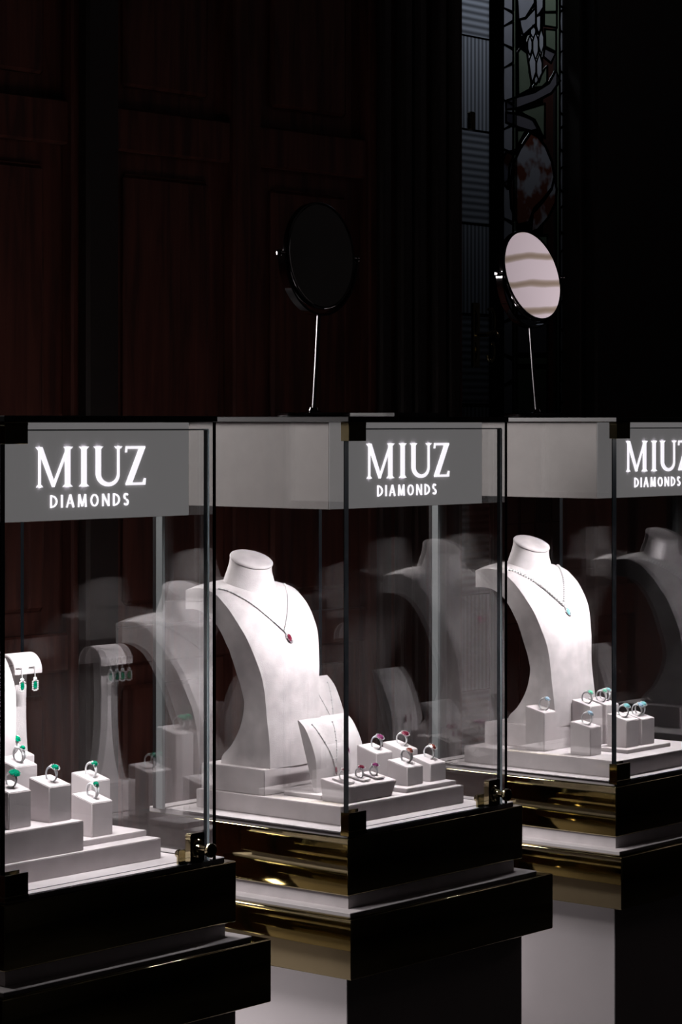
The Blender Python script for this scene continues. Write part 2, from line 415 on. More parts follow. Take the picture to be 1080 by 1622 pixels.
# ================================================================ lettering
def stroke(bm, p, q, w0, w1, y0, y1):
    p = Vector(p); q = Vector(q); t = (q - p).normalized(); n = Vector((-t.y, t.x))
    prism(bm, [tuple(p + n * w0 / 2), tuple(q + n * w1 / 2), tuple(q - n * w1 / 2), tuple(p - n * w0 / 2)], 'y', y0, y1)
def poly(bm, pts, y0, y1): prism(bm, pts, 'y', y0, y1)
def headline(bm, x0, x1, z0, h, y0, y1):
    W = x1 - x0
    def X(u): return x0 + u * W
    def Z(v): return z0 + v * h
    k = h; th, tn, sf = .0075, .0030, .0028
    def ser(cx, z, half, up):   # small bracketed serif
        d = sf if up else -sf
        poly(bm, [(cx - half, z), (cx + half, z), (cx + half * .55, z + d), (cx - half * .55, z + d)], y0, y1)
    # M
    l, r = X(.012), X(.285)
    stroke(bm, (l + .002, Z(0)), (l + .002, Z(1)), tn, tn, y0, y1); ser(l + .002, Z(0), .005, True)
    poly(bm, [(l - .004, Z(1)), (l + .006, Z(1)), (X(.152), Z(.13)), (X(.152), Z(0)), (X(.138), Z(0)), (l + .001, Z(.90))], y0, y1)
    stroke(bm, (X(.145), Z(.02)), (r - .002, Z(.97)), tn, tn, y0, y1)
    stroke(bm, (r - .002, Z(0)), (r - .002, Z(1)), th, th, y0, y1); ser(r - .002, Z(0), .0078, True); ser(r - .001, Z(1), .0072, False)
    # I
    c = X(.4225); stroke(bm, (c, Z(0)), (c, Z(1)), th, th, y0, y1); ser(c, Z(0), .0078, True); ser(c, Z(1), .0078, False)
    # U
    l, r = X(.555), X(.742)
    ser(l, Z(1), .0075, False); ser(r, Z(1), .0062, False)
    mx, rad = (l + r) / 2, (r - l) / 2
    N = 14; inn = []; outr = []
    for i in range(N + 1):
        t = math.pi + math.pi * i / N
        f = i / N; wd = th + (tn - th) * f
        cx = mx + rad * math.cos(t); cz = Z(.30) + (Z(.30) - Z(.0) - .002) * math.sin(t)
        outr.append((mx + (rad + wd / 2) * math.cos(t), Z(.30) + (.30 * h + .0008) * math.sin(t)))
        inn.append((mx + (rad - wd / 2) * math.cos(t), Z(.30) + (.30 * h - wd * .75) * math.sin(t)))
    for i in range(N): poly(bm, [outr[i], outr[i + 1], inn[i + 1], inn[i]], y0, y1)
    stroke(bm, (l, Z(.30)), (l, Z(1)), th, th, y0, y1); stroke(bm, (r, Z(.30)), (r, Z(1)), tn, tn, y0, y1)
    # Z
    l, r = X(.815), X(.995)
    poly(bm, [(l, Z(1)), (r, Z(1)), (r - .001, Z(.93)), (l + .0015, Z(.93)), (l + .001, Z(.84)), (l - .001, Z(.84))], y0, y1)
    poly(bm, [(l, Z(0)), (r, Z(0)), (r + .001, Z(.17)), (r - .001, Z(.17)), (r - .003, Z(.065)), (l + .001, Z(.065))], y0, y1)
    poly(bm, [(l - .0005, Z(.03)), (l + .009, Z(.03)), (r, Z(.97)), (r - .009, Z(.97))], y0, y1)
def subline(bm, x0, x1, z0, h, y0, y1):
    wds = dict(D=.74, I=.14, A=.80, M=.92, O=.88, N=.76, S=.56)
    txt = 'DIAMONDS'; tot = sum(wds[c] for c in txt); gap = ((x1 - x0) / h - tot) / 7
    x = 0; T = .12; t = .10
    def S(p, q, a=T, b=None):
        stroke(bm, (x0 + (x + p[0]) * h, z0 + p[1] * h), (x0 + (x + q[0]) * h, z0 + q[1] * h), a * h, (b or a) * h, y0, y1)
    def arc(cx, cy, rx, ry, d0, d1, wa=T, n=10):
        for i in range(n):
            a0 = math.radians(d0 + (d1 - d0) * i / n); a1 = math.radians(d0 + (d1 - d0) * (i + 1.15) / n)
            S((cx + rx * math.cos(a0), cy + ry * math.sin(a0)), (cx + rx * math.cos(a1), cy + ry * math.sin(a1)), wa)
    for c in txt:
        wd = wds[c]
        if c == 'D': S((.08, 0), (.08, 1)); arc(.08, .5, wd - .14, .44, -90, 90, .10, 12)
        if c == 'I': S((.07, 0), (.07, 1), .13)
        if c == 'A': S((.02, 0), (wd * .5 - .02, 1), .09); S((wd * .5, 1), (wd - .05, 0), .14); S((.16, .33), (wd - .18, .33), .08)
        if c == 'M': S((.06, 0), (.12, 1), .10); S((.13, 1), (wd * .5, .06), .13); S((wd * .5, .06), (wd - .14, 1), .09); S((wd - .14, 1), (wd - .07, 0), .13)
        if c == 'O': arc(wd / 2, .5, wd / 2 - .08, .44, 0, 360, .10, 20)
        if c == 'N': S((.06, 0), (.06, 1), .10); S((.07, .97), (wd - .07, .03), .12); S((wd - .06, 0), (wd - .06, 1), .10)
        if c == 'S':
            arc(wd / 2, .74, wd / 2 - .08, .20, 30, 250, .12, 9); arc(wd / 2, .27, wd / 2 - .07, .21, 80, -150, .12, 9)
        x += wd + gap

# ================================================================ the glass display cases
FL = .9065      # display floor inside a case
D = .348
LIDZ = 1.457
def pane_bm(x0, x1, y0, y1, z0, z1, lit=()):
    b = bmesh.new(); fs = box(b, x0, x1, y0, y1, z0, z1)
    dims = (x1 - x0, y1 - y0, z1 - z0); thin = dims.index(min(dims))
    for f in fs:
        n = [abs(c) for c in f.normal] if f.normal.length > .1 else None
        f.normal_update(); n = [abs(c) for c in f.normal]
        ax = n.index(max(n)); f.material_index = 0 if ax == thin or (thin == 0 and f.normal.y > .9) else 1
    return b
def rounded_plate(bm, cx, cz, hw, hh, r, y0, y1, n=5):
    pts = []
    for sx, sz, d in ((1, 1, 0), (-1, 1, 90), (-1, -1, 180), (1, -1, 270)):
        for i in range(n + 1):
            t = math.radians(d + 90 * i / n); pts.append((cx + sx * (hw - r) + r * math.cos(t), cz + sz * (hh - r) + r * math.sin(t)))
    prism(bm, pts, 'y', y0, y1)
def case(k, label):
    t = thing('display_case', k, 0, 0, 0, label, 'display case', 'glass jewellery display cases in a row')
    PT = lambda name, bm, m, par=t, sm=False: (auto(link(name, bm, m, par)) if sm else link(name, bm, m, par))
    PT('pedestal', B(0.002, .392, .004, .385, 0, .723, bev=.001), 'pedestal')
    PT('lower_plinth', B(-.031, .420, -.031, .420, .722, .8015, bev=.0022, seg=3), 'gold', sm=True)
    PT('plinth_inlay', B(-.018, .398, -.018, .407, .795, .8065, bev=.0008), 'suede')
    PT('plinth_riser', B(.004, .372, .004, .372, .803, .826), 'suede')
    PT('upper_plinth', B(0, .389, 0, .389, .8235, .900, bev=.0022, seg=3), 'gold', sm=True)
    PT('display_floor', B(.0045, .372, .0045, .372, .898, FL, bev=.0008), 'suede')
    bm = bmesh.new()
    for y in (.0215,): box(bm, .01, .345, y, y + .0012, FL - .002, FL + .0005)
    PT('track_groove', bm, 'black')
    # panes: two sides, back, door, top
    for x0, x1, y0 in ((.0, .006, .0085), (.3450, .3510, 0)):
        PT('glass_side_panel', pane_bm(x0, x1, y0, D, FL, 1.4495), ['side_glass', 'edge'])
    PT('glass_back_panel', pane_bm(.006, .3445, D - .006, D, FL, 1.4495), ['glass', 'edge'])
    door = PT('glass_door', pane_bm(0, .3365, 0, .0072, FL, 1.4395), ['glass', 'edge'])
    bm = bmesh.new(); box(bm, .3362, .3392, .0002, .0012, FL + .001, 1.4395); box(bm, .004, .338, .0002, .0018, 1.4395, 1.4412)  # whitish strips added to imitate the bright line along the door edges
    PT('polished_edge_glint', bm, 'edge_lit', door)
    PT('top_panel', B(-.002, .3525, -.002, D + .002, 1.4495, LIDZ, bev=.001), 'black')
    # brass hinges at the left corner of the door
    bm = bmesh.new(); box(bm, -.0035, .034, -.0035, .0115, FL - .003, .9095, bev=.0006); box(bm, -.002, .0335, -.003, -.0006, .9095, .934, bev=.0005)
    box(bm, -.0025, -.0003, -.003, .0115, .9095, .934, bev=.0005); box(bm, .004, .030, .0078, .0098, .9095, .936, bev=.0005)
    PT('hinge', bm, 'gold', door)
    bm = bmesh.new(); box(bm, -.003, .0335, -.003, .0115, 1.4455, 1.4494, bev=.0006); box(bm, -.002, .033, -.003, -.0006, 1.4245, 1.449, bev=.0005)
    box(bm, -.0025, -.0003, -.003, .0115, 1.4245, 1.449, bev=.0005)
    PT('hinge', bm, 'gold', door)
    # latch
    bm = bmesh.new(); rounded_plate(bm, .3085, FL + .0205, .0125, .0185, .0035, -.0085, -.0002)
    la = PT('latch_plate', bm, 'gold', door, True)
    bm = bmesh.new()
    lathe(bm, [(0, .0), (.0105, 0), (.0115, .0015), (.0105, .003), (.0085, .002), (.0075, .0015), (.0060, .006), (.0045, .010), (.0042, .016), (0, .016)], Matrix.Translation((.3085, -.0085, FL + .020)) @ rot_to((0, -1, 0)), 28)
    PT('latch_cup', bm, 'gold', la, True)
    bm = bmesh.new()
    lathe(bm, [(0, .015), (.004, .015), (.0075, .018), (.0088, .021), (.0088, .0245), (.0078, .0255), (0, .0258)], Matrix.Translation((.3085, -.0085, FL + .020)) @ rot_to((0, -1, 0)), 28)
    PT('latch_knob', bm, 'gold', la, True)
    bm = bmesh.new(); box(bm, .292, .3085, .0074, .0115, FL, FL + .018, bev=.0008)
    lathe(bm, [(0, 0), (.005, 0), (.006, .002), (.0045, .006), (0, .007)], Matrix.Translation((.300, .0114, FL + .012)) @ rot_to((0, 1, 0)), 16)
    PT('latch_catch', bm, 'gold', door, True)
    # sign box
    sg = PT('sign_box', B(.0068, .3437, .040, .335, 1.333, 1.4494, bev=.0006), 'panel')
    PT('sign_face', B(.0072, .3433, .0392, .0402, 1.3334, 1.4490), 'screen', sg)
    bm = bmesh.new(); headline(bm, .0850, .2655, 1.3728, .0475, .0372, .0393); PT('headline_lettering', bm, 'letter', sg)
    bm = bmesh.new(); subline(bm, .1065, .2365, 1.3482, .0152, .0374, .0393); PT('subline_lettering', bm, 'letter', sg)
    # led bar under the front of the sign box
    bar = PT('light_bar', B(.02, .33, .046, .062, 1.3327, 1.3345), 'black', sg)
    for i in range(8):
        bm = bmesh.new(); lathe(bm, [(0, -.0002), (.0038, -.0002), (.004, 0), (0, 0)], Matrix.Translation((.04 + i * .0386, .054, 1.3327)), 14)
        PT('diode', bm, 'diode', bar)
    # upright post and black seal at the rear left corner
    PT('corner_post', B(-.0055, -.0002, D - .012, D + .001, FL, 1.4494, bev=.0006), 'post')
    PT('corner_seal', B(-.0055, .004, D + .001, D + .007, FL, 1.4494), 'black')
    l = area('strip_light', k, (.175, .054, 1.3320), (0, .50, -1), .17, .010, CASE_LED, (1, .965, .985), 125)
    return t
case(1, 'nearest glass display case, cut off by the left edge, holding green stone rings and earrings')
case(2, 'middle glass display case on gold plinths, holding red and pink stone jewellery')
case(3, 'furthest glass display case at the right, holding aqua stone rings and a large bust')

# ================================================================ suede blocks
def block(name, k, a0, a1, b0, b1, z0, z1, label, cat, group=None, slope=0.0, bev=.0009, lip=False):
    o = bpy.data.objects.new(name, None)
    bm = bmesh.new(); fs = box(bm, 0, a1 - a0, 0, b1 - b0, 0, z1 - z0)
    for v in bm.verts:
        if v.co.z > 1e-5 and v.co.y > 1e-5: v.co.z += slope
    bmesh.ops.bevel(bm, geom=bm.edges[:], offset=bev, segments=2, affect='EDGES')
    bpy.data.objects.remove(o)
    o = link(name, bm, 'suede', loc=P(k, a0, b0, z0), rot=ROT); auto(o, 50)
    return tag(o, label, cat, group)
ZP = .932
G_pl = 'suede base platforms'
block('base_platform', 1, .0375, .3135, .058, .318, FL, ZP, 'low wide suede platform covering the floor of the nearest case', 'platform', G_pl)
block('base_platform', 2, .0437, .3150, .050, .318, FL, ZP, 'low wide suede platform under the red jewellery in the middle case', 'platform', G_pl)
block('base_platform', 3, .0382, .3100, .026, .318, FL, ZP, 'low wide suede platform under the aqua rings in the furthest case', 'platform', G_pl)
block('riser_block', 1, .045, .1861, .064, .128, ZP, .9682, 'long suede riser block carrying two green rings on cubes in the nearest case', 'riser')
block('thin_slab', 1, .190, .3135, .083, .19, ZP, .939, 'thin suede slab at the right of the nearest case under two ring cubes', 'slab', 'thin suede slabs')
block('thin_slab', 2, .200, .3135, .062, .17, ZP, .938, 'thin suede slab under the four ring cubes of the middle case', 'slab', 'thin suede slabs')
block('thin_slab', 3, .1228, .2461, .062, .132, ZP, .938, 'thin suede slab under two ring cubes of the furthest case', 'slab', 'thin suede slabs')
block('bust_base', 2, .0524, .205, .196, .316, ZP, .9678, 'thick suede block under the necklace bust of the middle case', 'base block', 'blocks under the busts')
block('bust_base', 3, .085, .235, .179, .312, ZP, .967, 'thick suede block under the necklace bust of the furthest case', 'base block', 'blocks under the busts')
block('stand_base', 1, .222, .300, .245, .312, ZP, .9682, 'suede block under the earring stand at the back of the nearest case', 'base block')
block('stand_base', 2, .228, .306, .205, .314, ZP, .945, 'low suede block at the back right of the middle case under two curved pendant stands', 'base block')

# ---------------------------------------------------------------- rings
def faceted(bm, c, sx, sy, h, up, side, n=8):
    mt = Matrix.Translation(c) @ rot_to(up, side)
    R = lambda r, z: [bm.verts.new(mt @ Vector((sx * r * math.cos(2 * math.pi * (i + .5) / n), sy * r * math.sin(2 * math.pi * (i + .5) / n), z * h))) for i in range(n)]
    rings = [R(.05, -.8), R(.75, -.2), R(1, 0), R(.97, .08), R(.62, .36)]
    for A, C in zip(rings, rings[1:]):
        for i in range(n): bm.faces.new((A[i], A[(i + 1) % n], C[(i + 1) % n], C[i]))
    bm.faces.new(rings[0][::-1]); bm.faces.new(rings[-1])
def ring(k, a, b, z, gm, label, group, R=.0092, gw=.0048, gh=.0040, tilt=36, yaw=0, halo=True, split=False, pav=True):
    """axis along the front of the case, gem leaning to the front"""
    t = thing('ring', k, a, b, z, label, 'ring', group, rz=math.radians(yaw))
    tl = math.radians(tilt)
    up = Vector((0, -math.sin(tl), math.cos(tl))); fw = Vector((0, math.cos(tl), math.sin(tl)))
    c = Vector((0, 0, R * .93))
    bm = bmesh.new()
    for off in ((-.0011, .0011) if split else (0,)):
        pts = []; rad = []
        for i in range(28):
            an = 2 * math.pi * i / 28
            pts.append(c + R * (math.cos(an) * fw + math.sin(an) * up) + Vector((off * (1 + math.sin(an)), 0, 0)))
            rad.append(.00115 + .0007 * max(0, math.sin(an)))
        tube(bm, pts, .001, 8, closed=True, radii=rad)
    auto(link('band', bm, 'diamond' if pav else 'silver', t), 60)
    g = c + up * (R + .0022)
    bm = bmesh.new(); faceted(bm, g, gw * 1.3, gh * 1.3, .0058, up, (1, 0, 0))
    link('gem', bm, gm, t)
    bm = bmesh.new()
    n = 14
    if halo:
        for i in range(n):
            an = 2 * math.pi * i / n
            p = g + Vector((1, 0, 0)) * math.cos(an) * (gw * 1.3 + .0005) + fw * math.sin(an) * (gh * 1.3 + .0005)
            bmesh.ops.create_icosphere(bm, subdivisions=1, radius=.00085, matrix=Matrix.Translation(p))
    for i in range(4):
        an = math.pi / 4 + i * math.pi / 2
        p = g + Vector((1, 0, 0)) * math.cos(an) * gw * 1.22 + fw * math.sin(an) * gh * 1.22
        tube(bm, [c + up * (R - .001) + Vector((1, 0, 0)) * math.cos(an) * .0015, p - up * .0006, p + up * .0012 - (p - g) * .12], .0005, 6)
    link('setting', bm, 'silver', t)
    return t
def ringblock(k, a0, b0, z0, zf, label, rings, w=.036, d=.0365, slope=.009, group='suede ring cubes'):
    block('ring_cube', k, a0, a0 + w, b0, b0 + d, z0, zf, label, 'ring stand', group, slope=slope)
    for (da, db, gm, lab, grp, kw) in rings:
        zz = zf + slope * db / d
        ring(k, a0 + da, b0 + db, zz - .0006, gm, lab, grp, **kw)
g1, g2, g3 = 'green stone rings', 'red and pink stone rings', 'pale aqua stone rings'
ringblock(1, .0775, .0785, .9682, 1.0118, 'suede ring cube on the riser, cut by the left glass edge of the nearest case',
          [(.020, .018, 'emerald', 'large oval green stone ring on the leftmost cube', g1, dict(gw=.0068, gh=.0052, R=.0088, halo=False))])
ringblock(1, .1444, .0799, .9682, 1.0112, 'suede ring cube standing at the right end of the long riser',
          [(.019, .017, 'emerald', 'green stone ring with bright halo, on the cube at the right end of the riser', g1, dict(gw=.0046, gh=.0038))])
ringblock(1, .2278, .0930, .939, .981, 'front right suede ring cube of the nearest case, on the thin slab',
          [(.017, .017, 'emerald', 'slim green stone ring on the front right cube of the nearest case', g1, dict(gw=.0034, gh=.003, halo=False, split=True))])
ringblock(1, .2770, .1450, .939, .9975, 'rear right suede ring cube behind the slim green ring',
          [(.015, .016, 'emerald', 'wide banded green stone ring on the rear right cube of the nearest case', g1, dict(gw=.0042, gh=.0036, halo=False))], w=.034)
ringblock(1, .1277, .1215, ZP, 1.0335, 'tall suede ring cube in front of the leftmost bust',
          [(.019, .015, 'emerald', 'ring with tiny pale green stone on the tall cube behind the leftmost ring', g1, dict(gw=.0032, gh=.0028, split=True))])
ringblock(1, .1840, .1850, ZP, 1.0345, 'tallest rearmost suede ring cube beside the leftmost bust',
          [(.012, .016, 'emerald', 'big green stone ring on the rearmost tall cube, below the earrings', g1, dict(gw=.0052, gh=.0046, halo=False))], w=.034)
ringblock(2, .2105, .1250, .938, .9805, 'suede ring cube behind the three ring tray in the middle case',
          [(.019, .016, 'pink', 'pink cluster ring on the cube behind the three ring tray', g2, dict(gw=.0052, gh=.0044))], slope=.010)
ringblock(2, .2720, .1280, .938, .9785, 'rear suede ring cube furthest back in the middle case',
          [(.021, .018, 'ruby', 'wide red oval ring on the rear cube of the middle case', g2, dict(gw=.0058, gh=.0040, halo=True))], slope=.010)
ringblock(2, .2200, .0772, .938, .9643, 'low front suede ring cube of the middle case',
          [(.020, .018, 'brown', 'brownish red stone ring on the low front cube of the middle case', g2, dict(gw=.0048, gh=.0042, split=True))], slope=.0085)
ringblock(2, .2740, .0783, .938, .9631, 'rightmost suede ring cube of the middle case',
          [(.021, .019, 'brown', 'orange red stone ring in a bright halo on the rightmost cube of the middle case', g2, dict(gw=.0046, gh=.0044, tilt=34))], slope=.0095)
ringblock(3, .0617, .1777, ZP, .992, 'tall lone suede ring cube at the left of the furthest case, before the bust',
          [(.019, .014, 'blue', 'pale blue stone ring on the lone tall cube at the left of the furthest case', g3, dict(gw=.004, gh=.0035))], w=.0345, slope=.0095)
ringblock(3, .0630, .0908, ZP, .976, 'low front suede ring cube of the furthest case',
          [(.016, .018, 'blue', 'blue grey domed ring on the low front cube of the furthest case', g3, dict(gw=.0042, gh=.0042))], w=.030, d=.038, slope=.0075)
ringblock(3, .1354, .1400, ZP, .9985, 'rear left of two tall touching suede ring cubes in the furthest case',
          [(.014, .017, 'mint', 'mint green stone ring on the rear left cube of the furthest case', g3, dict(gw=.0042, gh=.0034))], w=.0335, slope=.0095)
ringblock(3, .1790, .1400, ZP, .9975, 'rear right of two tall touching suede ring cubes in the furthest case',
          [(.010, .017, 'mint', 'pale green tipped ring left on the rear right cube, beside the glass edge', g3, dict(gw=.0034, gh=.0032)),
           (.025, .020, 'aqua', 'pale ring right on the rear right cube, crossed by the glass edge', g3, dict(gw=.0034, gh=.0032))], w=.036, slope=.0095)
ringblock(3, .1427, .0775, .938, .9806, 'front left suede ring cube on the slab of the furthest case',
          [(.018, .018, 'aqua', 'flat teal stone ring on the front left slab cube of the furthest case', g3, dict(gw=.0056, gh=.0040))], slope=.009)
ringblock(3, .1855, .0770, .938, .979, 'front right suede ring cube on the slab of the furthest case',
          [(.013, .018, 'blue', 'sparkling domed ring left on the rightmost cube of the furthest case', g3, dict(gw=.0042, gh=.0042)),
           (.025, .020, 'aqua', 'teal oval ring right on the rightmost cube of the furthest case', g3, dict(gw=.0050, gh=.0038))], w=.0365, slope=.009)
# three-ring tray
t = thing('ring_tray', 2, .0695, .0628, ZP, 'long suede ring tray with sloping sides at the front of the middle case', 'ring tray')
bm = bmesh.new()
L, Dp = .102, .0415
lo = [(0, 0), (.098, 0), (.098, .0425), (0, .0425)]
A = [bm.verts.new((x, y, 0)) for x, y in lo]
T = [bm.verts.new(p) for p in ((-.001, -.003, .0228), (.1065, -.003, .0215), (.1065, .046, .030), (-.001, .046, .0305))]
bm.faces.new(A); bm.faces.new(T[::-1])
for i in range(4): bm.faces.new((A[i], A[(i + 1) % 4], T[(i + 1) % 4], T[i]))
bmesh.ops.bevel(bm, geom=bm.edges[:], offset=.0009, segments=2, affect='EDGES')
auto(link('tray_body', bm, 'suede', t), 50)
bm = bmesh.new()
for i, x in enumerate((.018, .052, .083)):
    prism(bm, [(x - .009, .006), (x + .009, .006), (x + .009, .034), (x - .009, .034)], 'z', .0245, .0268)
for v in bm.verts: v.co.z += (v.co.y - .006) * .16
bmesh.ops.bevel(bm, geom=bm.edges[:], offset=.0009, segments=2, affect='EDGES')
auto(link('ring_cushion', bm, 'suede', t), 50)
for x, lab, gm_ in ((.018, 'dark red ring half hidden by the front glass edge, left in the three ring tray', 'ruby'),
                (.052, 'dark red oval ring in the middle of the three ring tray', 'ruby'), (.083, 'bright pink ring at the right end of the three ring tray', 'pink')):
    ring(2, .0695 + x, .0628 + .020, ZP + .0282, gm_, lab, g2, R=.0068, gw=.0048, gh=.0034, tilt=22)

# ================================================================ necklace busts
OUT = [(0, 0), (.0006, .02), (.002, .04), (.0055, .065), (.0088, .092), (.0105, .112), (.0140, .137), (.0262, .178), (.0380, .199), (.0530, .219), (.0670, .232), (.0810, .2415), (.105, .2475), (.125, .2465), (.1405, .2435)]
INN = [(.0935, 0), (.0901, .0115), (.0726, .028), (.0565, .054), (.0478, .085), (.0474, .098), (.0483, .115), (.0549, .155), (.060, .170), (.068, .186), (.077, .198), (.089, .2085), (.108, .216), (.125, .2175), (.1405, .2165)]
def arc_param(pts, n):
    seg = [0]
    for p, q in zip(pts, pts[1:]): seg.append(seg[-1] + math.dist(p, q))
    out = []
    for i in range(n):
        s = seg[-1] * i / (n - 1); j = 0
        while j < len(seg) - 2 and seg[j + 1] < s: j += 1
        f = (s - seg[j]) / (seg[j + 1] - seg[j])
        # catmull-rom
        p0 = pts[max(j - 1, 0)]; p1 = pts[j]; p2 = pts[j + 1]; p3 = pts[min(j + 2, len(pts) - 1)]
        out.append(tuple(.5 * ((2 * p1[q]) + (-p0[q] + p2[q]) * f + (2 * p0[q] - 5 * p1[q] + 4 * p2[q] - p3[q]) * f * f + (-p0[q] + 3 * p1[q] - 3 * p2[q] + p3[q]) * f ** 3) for q in (0, 1)))
    return out
def halfw(z): 
    f = min(1, max(0, (z - .09) / .145)); f = f * f * (3 - 2 * f)
    return .057 + .027 * f
def bust(k, c, b0, z0, label):
    t = thing('necklace_bust', k, c, b0, z0, label, 'necklace bust', 'suede necklace busts')
    N, S = 60, 16
    o_ = arc_param(OUT, N); i_ = arc_param(INN, N)
    bm = bmesh.new(); go = []; gi = []
    for i in range(N):
        tb = Vector(o_[min(i + 1, N - 1)]) - Vector(o_[max(i - 1, 0)]); tb.normalize(); nb = Vector((-tb.y, tb.x))
        ro, ri = [], []
        for j in range(S + 1):
            s = -1 + 2 * j / S
            bul = .010 * (1 - s * s) * min(1, .35 + 1.2 * i / N)
            b, z = o_[i]
            fl = 1 - max(0, (i / (N - 1) - .9)) * .5
            ro.append(bm.verts.new((s * halfw(z) * fl, b + nb.x * bul, max(0, z + nb.y * bul))))
            b2, z2 = i_[i]
            ri.append(bm.verts.new((s * halfw(o_[i][1]) * fl, b2, z2)))
        go.append(ro); gi.append(ri)
    for i in range(N - 1):
        for j in range(S):
            bm.faces.new((go[i][j], go[i][j + 1], go[i + 1][j + 1], go[i + 1][j]))
            bm.faces.new((gi[i][j + 1], gi[i][j], gi[i + 1][j], gi[i + 1][j + 1]))
        for j in (0, S):
            f = (go[i][j], go[i + 1][j], gi[i + 1][j], gi[i][j]); bm.faces.new(f if j == 0 else f[::-1])
    for i in (0, N - 1):
        for j in range(S):
            f = (go[i][j], gi[i][j], gi[i][j + 1], go[i][j + 1]); bm.faces.new(f if i == 0 else f[::-1])
    # neck loft
    rings = []
    for (b, z, ti, ra, rb) in ((.0880, .2830, 27, .0362, .0262), (.0885, .2740, 28, .0368, .0275), (.0878, .262, 31, .0402, .0320), (.0865, .248, 35, .0448, .0388), (.0840, .235, 40, .0498, .0465), (.0810, .224, 44, .0545, .0545), (.0785, .214, 47, .059, .062)):
        tt = math.radians(ti)
        rings.append([bm.verts.new((ra * math.cos(q), b + rb * math.sin(q) * math.cos(tt), z + rb * math.sin(q) * math.sin(tt))) for q in [2 * math.pi * n / 40 for n in range(40)]])
    for A, C in zip(rings, rings[1:]):
        for i in range(40): bm.faces.new((A[i], A[(i + 1) % 40], C[(i + 1) % 40], C[i]))
    bm.faces.new(rings[0])
    body = auto(link('bust_body', bm, 'suede_bust', t), 50)
    tree = BVHTree.FromPolygons([v.co.copy() for v in body.data.vertices], [tuple(p.vertices) for p in body.data.polygons])
    bm = bmesh.new(); tt = math.radians(27); mt = Matrix.Translation((0, .0880, .2833)) @ Matrix(((1, 0, 0, 0), (0, math.cos(tt), -math.sin(tt), 0), (0, math.sin(tt), math.cos(tt), 0), (0, 0, 0, 1)))
    pr = [(0, 0), (.97, 0), (1.0, .0008), (1.015, .002), (1.0, .0036), (.96, .0046), (.85, .0052), (.5, .0058), (0, .006)]
    rr = []
    for f, h in pr:
        if f == 0: rr.append([bm.verts.new(mt @ Vector((0, 0, h)))]); continue
        rr.append([bm.verts.new(mt @ Vector((.0370 * f * math.cos(q), .0268 * f * math.sin(q), h))) for q in [2 * math.pi * n / 40 for n in range(40)]])
    for A, C in zip(rr, rr[1:]):
        for i in range(40):
            j = (i + 1) % 40
            if len(A) == 1: bm.faces.new((A[0], C[i], C[j]))
            elif len(C) == 1: bm.faces.new((A[i], A[j], C[0]))
            else: bm.faces.new((A[i], A[j], C[j], C[i]))
    link('neck_cap', bm, 'suede_bust', t, smooth=True)
    return t, tree
def necklace(k, c, b0, z0, tree, label, vq, gm, beads='fine', pendant='drop'):
    t = thing('necklace', k, c, b0, z0, label, 'necklace', 'necklaces on the busts')
    dr = Vector((0, math.cos(.7), -math.sin(.7))); q = Vector((0, math.sin(.7), math.cos(.7)))
    top = Vector((0, .098, .238)); bot = Vector((0, vq[0], vq[1])); vx = -.007
    q0, q1 = top.dot(q), bot.dot(q)
    bm = bmesh.new(); n = 46; last = None; prev = None
    path = []
    for sgn in (-1, 1):
        seq = []
        for i in range(n):
            f = i / (n - 1)
            a = sgn * .070 * (1 - f) ** .9; qq = q0 + (q1 - q0) * (f ** 1.08)
            o = q * qq + Vector((a + vx * f, 0, 0)) - dr * .3
            h, nn, _, _ = tree.ray_cast(o, dr)
            if h is None: continue
            seq.append(h - dr * .0011)
        path.append(seq)
    for seq in path:
        tube(bm, seq, .0010, 6)
        acc = 0; prev = seq[0]
        st = .0029 if beads == 'fine' else .0046
        for idx, p in enumerate(seq):
            acc += (p - prev).length; prev = p
            if acc >= st * .9:
                acc = 0
                r = (.0016 if beads == 'fine' else .0027) * (1 + (.55 * idx / n if beads != 'fine' else .15))
                bmesh.ops.create_icosphere(bm, subdivisions=1, radius=r, matrix=Matrix.Translation(p))
    link('chain', bm, 'silver', t)
    p = path[0][-1]
    h, nn, _, _ = tree.ray_cast(Vector((0, -.2, p.z - .012)), Vector((0, 1, 0)))
    dn = (h - p).normalized() if h else Vector((0, 0, -1))
    fr = Vector((0, -dn.z * -1, dn.y * -1)); fr = Vector((0, dn.z, -dn.y)) 
    if fr.y > 0: fr = -fr
    pe = bmesh.new()
    tube(pe, [p, p + dn * .003 + fr * .0006, p + dn * .0055 + fr * .001], .0010, 8)
    cg = p + dn * .0125 + fr * .0022
    for i in range(14):
        an = 2 * math.pi * i / 14
        bmesh.ops.create_icosphere(pe, subdivisions=1, radius=.0012, matrix=Matrix.Translation(cg + Vector((1, 0, 0)) * .0052 * math.cos(an) + dn * .0074 * math.sin(an)))
    link('pendant_setting', pe, 'silver', t)
    g = bmesh.new(); faceted(g, cg, .0044, .0064, .004, fr, (1, 0, 0)); link('pendant_gem', g, gm, t)
    return t
t1 = bust(1, .1236, .172, ZP, 'leftmost suede necklace bust, mostly cut off by the left edge of the picture')
t2 = bust(2, .1241, .1984, .9678, 'suede necklace bust in the middle case with a red drop pendant')
t3 = bust(3, .1530, .181, .967, 'suede necklace bust in the furthest case with an aqua drop pendant')
necklace(1, .1236, .172, ZP, t1[1], 'beaded necklace on the leftmost bust, seen mostly as a reflection', (.030, .168), 'emerald', beads='big')
necklace(2, .1241, .1984, .9678, t2[1], 'fine chain necklace with red drop on the middle bust', (.030, .178), 'ruby')
necklace(3, .1530, .181, .967, t3[1], 'stone set necklace with pale aqua drop on the furthest bust', (.030, .180), 'aqua', beads='big')

